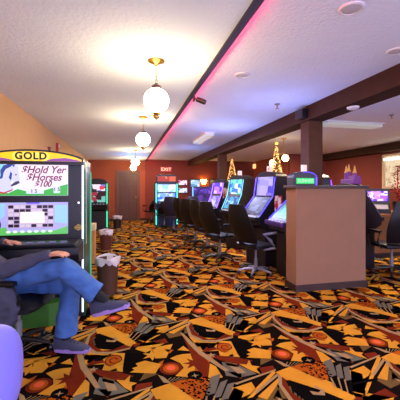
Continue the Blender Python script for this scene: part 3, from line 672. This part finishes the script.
# ------------------------------------------------------------------ chairs (front is local +Y)
def chair(label, loc, rz, group=None, leather=None, armm=None, hb=1.12, seat_z=.48, wide=.255, lean=.17, zarm=False):
    leather = leather or M_leather; armm = armm or M_black
    t = thing('office_chair', label, 'chair', loc, rz, group)
    bs = MB().lathe([(0, .05), (.05, .05), (.05, .10), (.03, .12), (0, .12)], 16, cap=False).build('star_base', M_black, t, True)
    for k in range(5):
        a = 2 * PI * k / 5 + .3
        MB().tube([(.03 * math.cos(a), .03 * math.sin(a), .10), (.15 * math.cos(a), .15 * math.sin(a), .09), (.27 * math.cos(a), .27 * math.sin(a), .065)], [.024, .02, .014], 8).build('leg', armm if zarm else M_black, bs, True)
        MB().ball((.27 * math.cos(a), .27 * math.sin(a), .029), .029, (1, 1, 1), 12, 8).build('caster', M_black, bs, True)
    MB().tube([(0, 0, .1), (0, 0, .25)], .028, 14).tube([(0, 0, .25), (0, 0, seat_z - .06)], .018, 14).build('gas_post', M_grey, t, True)
    s = MB(); n = 9                                                  # seat cushion
    gx = []
    for side in (0, 1):
        g = []
        for j in range(n):
            row = []
            for i in range(n):
                u, v = i / (n - 1) * 2 - 1, j / (n - 1) * 2 - 1
                f = 1 - .12 * (abs(u) ** 3) * (abs(v) ** 3); edge = max(abs(u), abs(v)) ** 6
                z = seat_z + (.035 * (1 - edge) + .012 * u * u - .02 * max(0, v) ** 2) if side == 0 else seat_z - .06 + .03 * edge
                row.append(s.bm.verts.new((u * wide * f, v * .235 * f, z)))
            g.append(row)
        gx.append(g)
        for j in range(n - 1):
            for i in range(n - 1):
                q = (g[j][i], g[j][i + 1], g[j + 1][i + 1], g[j + 1][i]); s.bm.faces.new(q if side == 0 else q[::-1])
    per = [(0, i) for i in range(n)] + [(j, n - 1) for j in range(1, n)] + [(n - 1, i) for i in range(n - 2, -1, -1)] + [(j, 0) for j in range(n - 2, 0, -1)]
    for k in range(len(per)):
        a, c2 = per[k], per[(k + 1) % len(per)]
        s.bm.faces.new((gx[0][a[0]][a[1]], gx[1][a[0]][a[1]], gx[1][c2[0]][c2[1]], gx[0][c2[0]][c2[1]]))
    s.build('seat', leather, t, True)
    s = MB(); nu, nv = 9, 14; fr = []; bk = []                        # tall curved back
    for j in range(nv):
        v = j / (nv - 1); z = seat_z + .04 + v * (hb - seat_z - .04)
        hw = wide * (0.80 + .22 * math.sin(PI * min(1, v * 1.25)) - .35 * max(0, v - .75) * 4 * max(0, v - .75) * 2)
        yb = -.21 - lean * v - .03 * math.sin(PI * v) + .04 * max(0, v - .6)
        rf = []; rb = []
        for i in range(nu):
            u = i / (nu - 1) * 2 - 1
            th = .045 * (1 - abs(u) ** 4) * (1 - .6 * abs(2 * v - 1) ** 5) + .008
            rf.append(s.bm.verts.new((u * hw, yb + th + .035 * u * u + .012 * math.sin(v * 14) * (1 - u * u), z)))
            rb.append(s.bm.verts.new((u * hw, yb - th * .6 + .035 * u * u, z)))
        fr.append(rf); bk.append(rb)
    for j in range(nv - 1):
        for i in range(nu - 1):
            s.bm.faces.new((fr[j][i + 1], fr[j][i], fr[j + 1][i], fr[j + 1][i + 1])); s.bm.faces.new((bk[j][i], bk[j][i + 1], bk[j + 1][i + 1], bk[j + 1][i]))
        for i in (0, nu - 1):
            s.bm.faces.new((fr[j][i], bk[j][i], bk[j + 1][i], fr[j + 1][i]))
    for j in (0, nv - 1):
        for i in range(nu - 1): s.bm.faces.new((fr[j][i], fr[j][i + 1], bk[j][i + 1], bk[j][i]))
    bko = s.build('backrest', leather, t, True)
    for sgn in (-1, 1):
        x = sgn * (wide + .035)
        if zarm:
            pts = [(x * .75, -.05, seat_z - .05), (x, .12, seat_z - .03), (x, .02, seat_z + .09), (x, -.12, seat_z + .19), (x, .14, seat_z + .2)]
            MB().tube(pts, [.02, .024, .024, .024, .022], 10).build('armrest', armm, t, True)
        else:
            pts = [(x * .8, -.10, seat_z - .05), (x, -.08, seat_z + .05), (x, -.14, seat_z + .2), (x, .12, seat_z + .2), (x, .17, seat_z + .1), (x * .95, .1, seat_z - .04)]
            ar_ = MB().tube(pts, .015, 8).build('armrest', armm, t, True)
            MB().box(x - .03, x + .03, -.15, .14, seat_z + .2, seat_z + .235, bev=.012).build('arm_pad', M_leather, ar_)
    return t
chair('black high-back office chair with silver zigzag arms left of the tan divider', (2.00, 4.74, 0), -PI / 2 + .35, 'black chairs at the machines', armm=M_silver, zarm=True, lean=.24, wide=.27)
gr = 'black chairs at the machines'
chair('black office chair with tall back between the silver-armed chair and the row behind it', (1.74, 5.85, 0), -PI / 2 + .45, gr, lean=.2, wide=.25)
chair('black office chair in front of the cyan-screened slot machine', (1.72, 6.75, 0), -PI / 2 + .3, gr)
chair('black office chair just behind the one at the cyan-screened machine', (1.62, 7.5, 0), -PI / 2 + .6, gr)
chair('black office chair at the purple slot machine by the far post', (1.6, 8.4, 0), -PI / 2 + .3, gr)
chair('black office chair in front of the wheel machine', (2.0, 10.3, 0), .2, gr, leather=mat('navy_vinyl', (28, 30, 52), .4))
chair('dark blue office chair right of the blue and white lit machine', (1.45, 9.9, 0), -.5, gr, leather=mat('navy_vinyl', (28, 30, 52), .4))
chair('dark office chair seen low at the blue and white lit machine', (1.25, 10.75, 0), .1, gr, hb=.95)
chair('small dark chair by the back wall left of the blue and white lit machine', (.98, 12.9, 0), .5, gr, hb=.9)
chair('black office chair back at the right edge, facing the wood counter', (4.12, 4.28, 0), -.1, gr, hb=1.16, wide=.27)
chair('black stool chair behind the divider facing the wood counter', (5.55, 4.75, 0), .1, gr, hb=.95, wide=.24)
t = thing('vinyl_chair', 'blue vinyl chair tinted violet as if lit, whose rounded back fills the lower left corner', 'chair', (-.70, 1.37, 0), .75)
M_lil = mat('blue_lit_vinyl', (126, 122, 222), .4, var=.06)  # blue light falling on the vinyl is mixed into this colour
MB().lathe([(0, 0), (.24, 0), (.24, .015), (.05, .04), (.03, .06), (.03, .36), (.06, .40), (0, .40)], 28, cap=False).build('pedestal', M_grey, t, True)
def pad(name, c_, rx, ry, rz_, e, parent):
    b = MB(); b.ball((0, 0, 0), 1, u=40, v=24)
    sp = lambda a, p: math.copysign(abs(a) ** p, a)
    for v in b.bm.verts:
        x, y, z = v.co
        v.co = Vector((c_[0] + rx * sp(x, e), c_[1] + ry * sp(y, e if ry > .1 else 1.0) + (.05 * x * x if ry < .1 else 0), c_[2] + rz_ * sp(z, e if rz_ > .1 else 1.0)))
    return b.build(name, M_lil, parent, True)
pad('seat', (0, 0, .45), .24, .23, .06, .75, t)
pad('backrest', (0, -.22, .665), .245, .06, .21, .78, t)
MB().tube([(-.12, -.05, .42), (-.12, -.22, .44), (-.12, -.26, .6)], .014, 8).build('back_bracket', M_grey, t, True)
MB().tube([(.12, -.05, .42), (.12, -.22, .44), (.12, -.26, .6)], .014, 8).build('back_bracket', M_grey, t, True)

# ------------------------------------------------------------------ wood counter with bartop machine at right
t = thing('counter', 'long wood-fronted counter behind the chairs at the right edge', 'counter', (5.75, 5.75, 0))
M_cw = mat('counter_wood', (150, 98, 52), .5, var=.2, scale=5)
MB().box(-1.1, 1.1, -.38, .4, .08, .80).build('front_panel', mat('counter_panel', (138, 92, 46), .5, var=.2, scale=4), t)
MB().box(-1.15, 1.15, -.46, .45, .80, .86, bev=.01).build('worktop', M_cw, t)
MB().box(-1.1, 1.1, -.36, .4, 0, .08).build('plinth', M_trim, t)
t = thing('slot_machine', 'countertop game machine with glowing purple screen at right', 'slot machine', (4.98, 5.62, .86), R(-38))
MB().prism([(.2, 0), (-.22, 0), (-.22, .08), (-.02, .18), (.02, .50), (.2, .50)], -.28, .28, 'x', bev=.008).build('cabinet', M_black, t)
MB().box(-.24, .24, -.10, .10, .0, .008, M=T((0, -.002, .345), rx=math.atan2(.32, .04))).build('display', screen_mat('k_up', [(150, 80, 255), (235, 200, 255), (90, 40, 220), (190, 130, 255)], 16, 1.9), t)
MB().box(-.24, .24, -.09, .09, 0, .01, M=T((0, -.125, .125), rx=math.atan2(.1, .2))).build('button_deck', mat('deck_grey', (120, 120, 126), .4), t)
t = thing('potted_plant', 'red-leaved bushy plant on the counter at the right edge', 'plant', (5.66, 5.72, .86))
MB().lathe([(0, 0), (.08, 0), (.11, .2), (.12, .22), (.1, .22), (.09, .19), (0, .19)], 18, cap=False).build('pot', M_black, t, True)
b = MB(); rr = random.Random(5)
for i in range(260):
    a = rr.uniform(0, 2 * PI); z = rr.uniform(.2, 1.0); r0 = (.17 * math.sin(PI * min(1, (z - .12) / .92)) + .02) * rr.uniform(.3, 1); c_ = Vector((r0 * math.cos(a), r0 * math.sin(a), z))
    d = Vector((math.cos(a), math.sin(a), rr.uniform(-.2, .8))).normalized() * .05; s_ = Vector((-math.sin(a), math.cos(a), rr.uniform(-.3, .3))) * .02
    b.bm.faces.new([b.bm.verts.new(v) for v in (c_ - d * .5, c_ + s_, c_ + d, c_ - s_)])
b.tube([(0, 0, .18), (0, 0, .9)], .012, 8)
b.build('foliage', mat('red_leaf', (150, 30, 30), .6, var=.5, scale=20), t)

# ------------------------------------------------------------------ gold christmas trees
def xmas(label, loc, H, r, lights):
    t = thing('christmas_tree', label, 'christmas tree', loc, 0, 'gold pencil christmas trees')
    MB().lathe([(0, 0), (.14, 0), (.16, .22), (0, .22)], 20, cap=False).build('pot', M_gold, t, True)
    MB().tube([(0, 0, .2), (0, 0, H - .08)], [.022, .008], 8).build('trunk', M_post, t)
    rr = random.Random(int(H * 1000)); b = MB(); L = MB(); k = 0
    for i in range(3200):
        v = rr.random() ** 1.25; z = .25 + v * (H - .3); rad = r * (1 - v) + .015; a = rr.uniform(0, 2 * PI); q = rad * rr.uniform(.35, 1.0)
        c_ = Vector((q * math.cos(a), q * math.sin(a), z)); d = Vector((math.cos(a), math.sin(a), rr.uniform(-.5, .3))) * .05; s_ = Vector((-math.sin(a), math.cos(a), rr.uniform(-.6, .6))) * .013
        b.bm.faces.new([b.bm.verts.new(w_) for w_ in (c_ - d * .4, c_ + s_, c_ + d, c_ - s_)])
        if i % 5 == 0 and v > .2: L.ball((rad * math.cos(a), rad * math.sin(a), z), .011, u=6, v=4)
    b.build('foliage', mat('gold_tinsel', (170, 132, 74), .4, var=.5, scale=30), t)
    tag(L.build('fairy_lights', emit('fairy', (255, 190, 110), lights), t), kind='stuff')
    MB().prism([((.05 if i % 2 == 0 else .02) * math.sin(PI * i / 5), H + .02 + (.05 if i % 2 == 0 else .02) * math.cos(PI * i / 5)) for i in range(10)], -.008, .008, 'y').build('star', M_gold, t)
xmas('tall slim gold christmas tree with fairy lights behind the pale blue slot machine', (3.18, 6.40, 0), 2.32, .36, 3.0)
xmas('smaller-looking gold christmas tree farther away behind the cyan-screened machine', (3.56, 10.5, 0), 2.44, .42, 3.0)
# ------------------------------------------------------------------ seated person (camera-aligned local frame: x right, y away)
cF = math.cos(R(13)); sF = math.sin(R(13))
def capsule(bm, a, b, ra, rb, seg=14):
    a, b = Vector(a), Vector(b); d = b - a
    if d.length < 1e-4: d = Vector((0, 0, 1e-3))
    n = 5
    for i in range(n + 1):
        p = a.lerp(b, i / n); r = ra + (rb - ra) * i / n
        bmesh.ops.create_icosphere(bm, subdivisions=2, radius=r, matrix=Matrix.Translation(p))
    z = d.normalized(); x = z.orthogonal().normalized(); y = z.cross(x)
    A = [bm.verts.new(a + (x * math.cos(2 * PI * k / seg) + y * math.sin(2 * PI * k / seg)) * ra) for k in range(seg)]
    B = [bm.verts.new(b + (x * math.cos(2 * PI * k / seg) + y * math.sin(2 * PI * k / seg)) * rb) for k in range(seg)]
    for k in range(seg): bm.faces.new((A[k], A[(k + 1) % seg], B[(k + 1) % seg], B[k]))
    bm.faces.new(A[::-1]); bm.faces.new(B)
def ellipsoid(bm, c, r, rot=None):
    M_ = Matrix.Translation(c) @ (rot or Matrix.Identity(4)) @ Matrix.Diagonal((r[0], r[1], r[2], 1))
    bmesh.ops.create_icosphere(bm, subdivisions=4, radius=1, matrix=M_)
def organic(name, chains, m, parent, voxel=.008, ell=(), wr=0.0, sm=4, cuts=()):
    bm = bmesh.new()
    for ch in chains:
        for (a, ra), (b, rb) in zip(ch[:-1], ch[1:]): capsule(bm, a, b, ra, rb)
    for e in ell: ellipsoid(bm, *e)
    me = bpy.data.meshes.new(name); bm.to_mesh(me); bm.free()
    o = bpy.data.objects.new(name, me); C.objects.link(o)
    r = o.modifiers.new('r', 'REMESH'); r.mode = 'VOXEL'; r.voxel_size = voxel
    s = o.modifiers.new('s', 'SMOOTH'); s.iterations = sm; s.factor = .5
    bpy.context.view_layer.update()
    dg = bpy.context.evaluated_depsgraph_get()
    me2 = bpy.data.meshes.new_from_object(o.evaluated_get(dg)); me2.name = name
    o.modifiers.clear(); o.data = me2; bpy.data.meshes.remove(me)
    if wr:
        nrm = [v.normal.copy() for v in me2.vertices]
        for v, n in zip(me2.vertices, nrm):
            p = v.co
            k = noise.noise(Vector((p.x * 14, p.y * 14, p.z * 9))) + .6 * noise.noise(Vector((p.x * 6 + 30, p.y * 30, p.z * 26)))
            v.co = p + n * wr * k
    if cuts:
        b2 = bmesh.new(); b2.from_mesh(me2)
        for pc_, pn, rad in cuts:
            pc_ = Vector(pc_)
            vs_ = [v for v in b2.verts if (v.co - pc_).length < rad]
            fs_ = [f for f in b2.faces if any((v.co - pc_).length < rad for v in f.verts)]
            es_ = list({e for f in fs_ for e in f.edges}); vv_ = list({v for f in fs_ for v in f.verts})
            bmesh.ops.bisect_plane(b2, geom=vv_ + es_ + fs_, plane_co=pc_, plane_no=Vector(pn).normalized(), clear_outer=True)
        b2.to_mesh(me2); b2.free()
    me2.materials.clear(); me2.materials.append(m)
    for p in me2.polygons: p.use_smooth = True
    if parent is not None: o.parent = parent
    return o
P = thing('person', 'person in dark jacket and blue jeans seated with legs crossed before the big gold machine', 'person', (0, 0, 0), -R(13))
# move the empty to its base while keeping local coordinates simple
bx, by = -1.55, 2.66
P.location = (bx * cF + by * sF, by * cF - bx * sF, 0)
def L_(a, b, z): return (a - bx, b - by, z)
skin = mat('skin', (196, 138, 112), .55, var=.06, scale=20)
rS, lS = L_(-1.84, 2.47, 1.0), L_(-1.88, 2.86, 1.02)
rE, rW = L_(-1.49, 2.42, .735), L_(-1.165, 2.46, .845)
lE, lW = L_(-2.05, 2.95, .80), L_(-1.79, 2.95, .865)
pel, chest, neck, head = L_(-1.80, 2.67, .58), L_(-1.90, 2.67, .93), L_(-1.92, 2.67, 1.14), L_(-1.91, 2.67, 1.33)
rH, lH = L_(-1.70, 2.56, .60), L_(-1.70, 2.77, .56)
rK, rA = L_(-1.06, 2.50, .735), L_(-.755, 2.52, .475)
lK, lA = L_(-1.10, 2.74, .54), L_(-1.125, 2.68, .13)
def hand(wr, d, up, side, palm=.075, curl=.35, spread=.16, size=1.0):
    """palm plus five fingers; d along the hand, up = back of hand, side = towards thumb"""
    wr = Vector(wr); d = Vector(d).normalized(); side = Vector(side).normalized(); up = Vector(up).normalized()
    ch = []; pc = wr + d * palm
    for k, (off, ln) in enumerate(((.030, .070), (.010, .080), (-.010, .074), (-.029, .058))):
        root = wr + d * .025 + side * off * .6; kn = pc + side * off
        ch.append([(root, .015), (kn, .0115)])
        dd = (d + side * off * spread * 30).normalized(); p = kn; pts = [(kn, .0105)]
        for q, f in enumerate((.42, .32, .26)):
            dd = (dd - up * curl * (q * .6 + .5)).normalized(); p = p + dd * ln * f; pts.append((p, .0095 - .001 * q))
        ch.append(pts)
    tb = wr + d * .02 + side * .022; t1 = tb + (d * .6 + side * .8).normalized() * .04; t2 = t1 + (d * .9 + side * .4 - up * .3).normalized() * .032; t3 = t2 + (d - up * .35).normalized() * .026
    ch.append([(tb, .016), (t1, .013), (t2, .011), (t3, .0095)])
    return ch
body = [[(pel, .12), (chest, .12)], [(chest, .10), (neck, .055)], [(neck, .052), (head, .055)],
        [(rS, .045), (rE, .036), (rW, .026)], [(lS, .045), (lE, .036), (lW, .026)], [(chest, .09), (rS, .05)], [(chest, .09), (lS, .05)],
        [(pel, .1), (rH, .085), (rK, .05), (rA, .035)], [(pel, .1), (lH, .085), (lK, .05), (lA, .035)]]
body += hand(Vector(rW) + Vector((.0, 0, 0)), (1, .04, .10), (-.1, -.2, 1), (.1, 1, .1), curl=.30)
body += hand(Vector(lW), (1, -.1, -.05), (0, 0, 1), (.1, -1, .0), curl=.16)
hx, hy, hz = head
ell = [((hx + .0, hy, hz + .03), (.098, .076, .115)), ((hx + .04, hy, hz - .045), (.058, .052, .06)), ((hx + .097, hy, hz + .0), (.022, .013, .024)),
       ((hx + .088, hy, hz - .055), (.016, .026, .010)), ((hx - .005, hy + .078, hz + .0), (.022, .010, .032)), ((hx - .005, hy - .078, hz + .0), (.022, .010, .032))]
bo = organic('body', body, skin, P, .006, ell, 0, 3)
MB().ball((hx + .086, hy + .03, hz + .028), .012, u=10, v=8).ball((hx + .086, hy - .03, hz + .028), .012, u=10, v=8).build('eyes', mat('eye_dark', (30, 24, 20), .2), bo, True)
hair = organic('hair', [], mat('dark_hair', (48, 34, 26), .7, var=.3, scale=40), bo, .008, [((hx - .022, hy, hz + .06), (.098, .088, .10)), ((hx - .045, hy, hz + .0), (.06, .08, .09))], .003, 2)
jk = mat('charcoal_jacket', (62, 64, 84), .9, var=.2, scale=25)
V = Vector
jacket = [[(V(pel) + V((-.02, 0, -.02)), .165), (V(chest) + V((-.01, 0, 0)), .165)], [(chest, .14), (V(neck) + V((0, 0, -.04)), .075)],
          [(V(chest) + V((0, 0, .04)), .13), (rS, .085)], [(V(chest) + V((0, 0, .04)), .13), (lS, .085)],
          [(rS, .082), (rE, .066), (V(rE).lerp(V(rW), .5), .052), (V(rW) + V((-.01, 0, 0)), .037)],
          [(lS, .082), (lE, .064), (V(lE).lerp(V(lW), .5), .05), (V(lW) + V((-.03, 0, 0)), .037)],
          [(L_(-1.60, 2.52, .62), .11), (L_(-1.47, 2.42, .56), .075), (L_(-1.41, 2.41, .46), .055), (L_(-1.46, 2.41, .33), .055), (L_(-1.68, 2.42, .27), .045)], [(L_(-1.75, 2.46, .55), .09), (L_(-1.78, 2.42, .28), .05)], [(L_(-1.50, 2.42, .46), .09), (L_(-1.70, 2.42, .38), .10)]]
organic('jacket', jacket, jk, bo, .010, (), .010, 4)
MB().tube([V(rW) + V((.0, .0, 0)) + V((0, .03 * math.cos(a * PI / 6), .034 * math.sin(a * PI / 6))) for a in range(12)], .006, 6, True).build('cuff_band', mat('cuff', (70, 66, 84), .8), bo, True)
jn = mat('blue_denim', (58, 100, 165), .8, var=.38, scale=11, bump=.4, bscale=150)
jeans = [[(V(pel) + V((0, 0, -.03)), .13), (rH, .11), (V(rH).lerp(V(rK), .55), .096), (rK, .082), (V(rK).lerp(V(rA), .5), .085), (V(rK).lerp(V(rA), 1.02), .088)],
         [(V(pel) + V((0, 0, -.03)), .13), (lH, .11), (lK, .088), (V(lK).lerp(V(lA), .5), .084), (V(lA) + V((-.0, 0, -.02)), .094)]]
organic('jeans', jeans, jn, bo, .009, (), .010, 3, cuts=((V(rK).lerp(V(rA), .82), V(rA) - V(rK) + V((.1, 0, 0)), .22), (V(lA) + V((0, 0, .01)), (0, 0, -1), .16)))
# socks and shoes
sock = mat('black_sock', (18, 18, 20), .9)
MB().tube([V(rA).lerp(V(rK), .28), V(rA) + V((.0, 0, .0)), V(rA) + V((.02, 0, -.05))], [.042, .04, .045], 14).build('sock', sock, bo, True)
MB().tube([V(lA) + V((0, 0, .08)), V(lA) + V((0.0, 0, -.03))], [.042, .044], 14).build('sock', sock, bo, True)
def shoe(M_, col_sole):
    """trainer, toe along local +x, sole at z=0, heel at x=0"""
    b = MB(); n = 18; rings = []; prof = []
    for i in range(13):
        t_ = i / 12; x = .30 * t_
        wdt = .036 + .012 * math.sin(PI * min(1, t_ * 1.3)) + (.008 if .5 < t_ < .9 else 0)
        if t_ < .08: wdt *= .8
        if t_ > .92: wdt *= .62
        top = .115 - .01 * abs(t_ - .15) if t_ < .3 else .115 - .075 * ((t_ - .3) / .7) ** .8
        if t_ > .92: top *= .8
        rings.append([b.bm.verts.new((x, wdt * math.copysign(abs(math.cos(a)) ** .7, math.cos(a)), .022 + max(0, (top - .022)) * max(0, math.sin(a)) ** .8)) for a in [PI * k / (n - 1) for k in range(n)]])
    for A, B in zip(rings[:-1], rings[1:]):
        for k in range(n - 1): b.bm.faces.new((A[k], A[k + 1], B[k + 1], B[k]))
        b.bm.faces.new((A[0], B[0], B[-1], A[-1]))
    b.bm.faces.new(rings[0][::-1]); b.bm.faces.new(rings[-1])
    for v in b.bm.verts: v.co = M_ @ v.co
    up = b.build('shoe', mat('navy_knit', (52, 56, 82), .8, var=.3, scale=60), bo, True)
    out = [(x, .042 + .012 * math.sin(PI * min(1, x / .3 * 1.25)) - (.02 if x > .285 or x < .005 else 0)) for x in [i * .305 / 14 for i in range(15)]]
    s = MB().prism([(x, y) for x, y in out] + [(x, -y) for x, y in reversed(out)], -.002, .03, 'z', bev=.006, M=M_)
    s.build('sole', mat('purple_lit_sole', (150, 122, 190), .6), up)  # purple light on the sole is mixed into its colour
    la = MB()
    for k in range(4):
        x = .12 + k * .028; z = .115 - .075 * max(0, (x / .3 - .3) / .7) ** .8
        la.tube([M_ @ V((x, -.024, z - .006)), M_ @ V((x + .006, 0, z + .004)), M_ @ V((x, .024, z - .006))], .004, 6)
    la.build('laces', mat('dark_lace', (30, 32, 46), .8), up, True)
shoe(T(V(rA) + V((-.085, 0, -.125)), ry=R(-16), rz=R(-4)), None)
shoe(T(V((lA[0] - .09, lA[1], .004)), rz=R(-6)), None)
# the chair the person sits on
pc = chair('black padded chair under the seated person', (0, 0, 0), 0, None, hb=.95, seat_z=.42, wide=.25)
a_, b_ = -1.52, 2.68
pc.location = (a_ * cF + b_ * sF, b_ * cF - a_ * sF, 0); pc.rotation_euler = (0, 0, -R(13) - PI / 2)

# ------------------------------------------------------------------ lights of the two fluorescent fixtures, plus added fill lamps
def area(loc, rot, size, power, col, sy=None):
    l = bpy.data.lights.new('area_light', 'AREA'); l.energy = power; l.color = lin(col)[:3]; l.size = size
    if sy: l.shape = 'RECTANGLE'; l.size_y = sy
    o = bpy.data.objects.new('area_light', l); C.objects.link(o); o.location = loc; o.rotation_euler = rot
def point(loc, power, col, r=.1):
    l = bpy.data.lights.new('point_light', 'POINT'); l.energy = power; l.color = lin(col)[:3]; l.shadow_soft_size = r
    o = bpy.data.objects.new('point_light', l); C.objects.link(o); o.location = loc
area((1.6, -.6, 2.58), (0, 0, 0), 1.2, 60, (255, 240, 225), .6)  # added ceiling fill behind the camera, no fixture there
area((3.8, 0.5, 2.58), (0, 0, 0), 1.2, 40, (255, 235, 215), .6)  # added fill out of view to the right, no fixture there
area((1.4, 3.6, 2.6), (0, 0, 0), .5, 25, (255, 235, 215))  # added soft fill left of the beam, no fixture here
area((1.82, 7.6, 2.53), (0, 0, 0), .2, 90, (235, 235, 255), 1.3)
area((4.2, 5.35, 2.53), (0, 0, 0), 1.1, 110, (255, 225, 190), .25)
area((5.2, 9.0, 2.58), (0, 0, 0), .8, 110, (255, 220, 180))  # added warm fill over the rear right, no fixture here
area((1.5, 12.6, 2.58), (0, 0, 0), .5, 50, (255, 200, 170))  # added warm fill before the back wall, no fixture here
point((.2, 11.6, 2.1), 22, (80, 170, 255), .3)  # added blue uplight tinting the far left ceiling, no lamp there
point((1.9, 9.6, 1.9), 16, (90, 150, 255), .3)  # added blue point imitating machine glow at the far end
point((2.0, 6.2, 1.9), 36, (150, 165, 255), .3)  # added lavender-blue point cooling the ceiling above the machine row
point((2.1, 4.2, 1.8), 28, (150, 160, 255), .3)  # added lavender-blue point for the ceiling near the divider, no lamp there
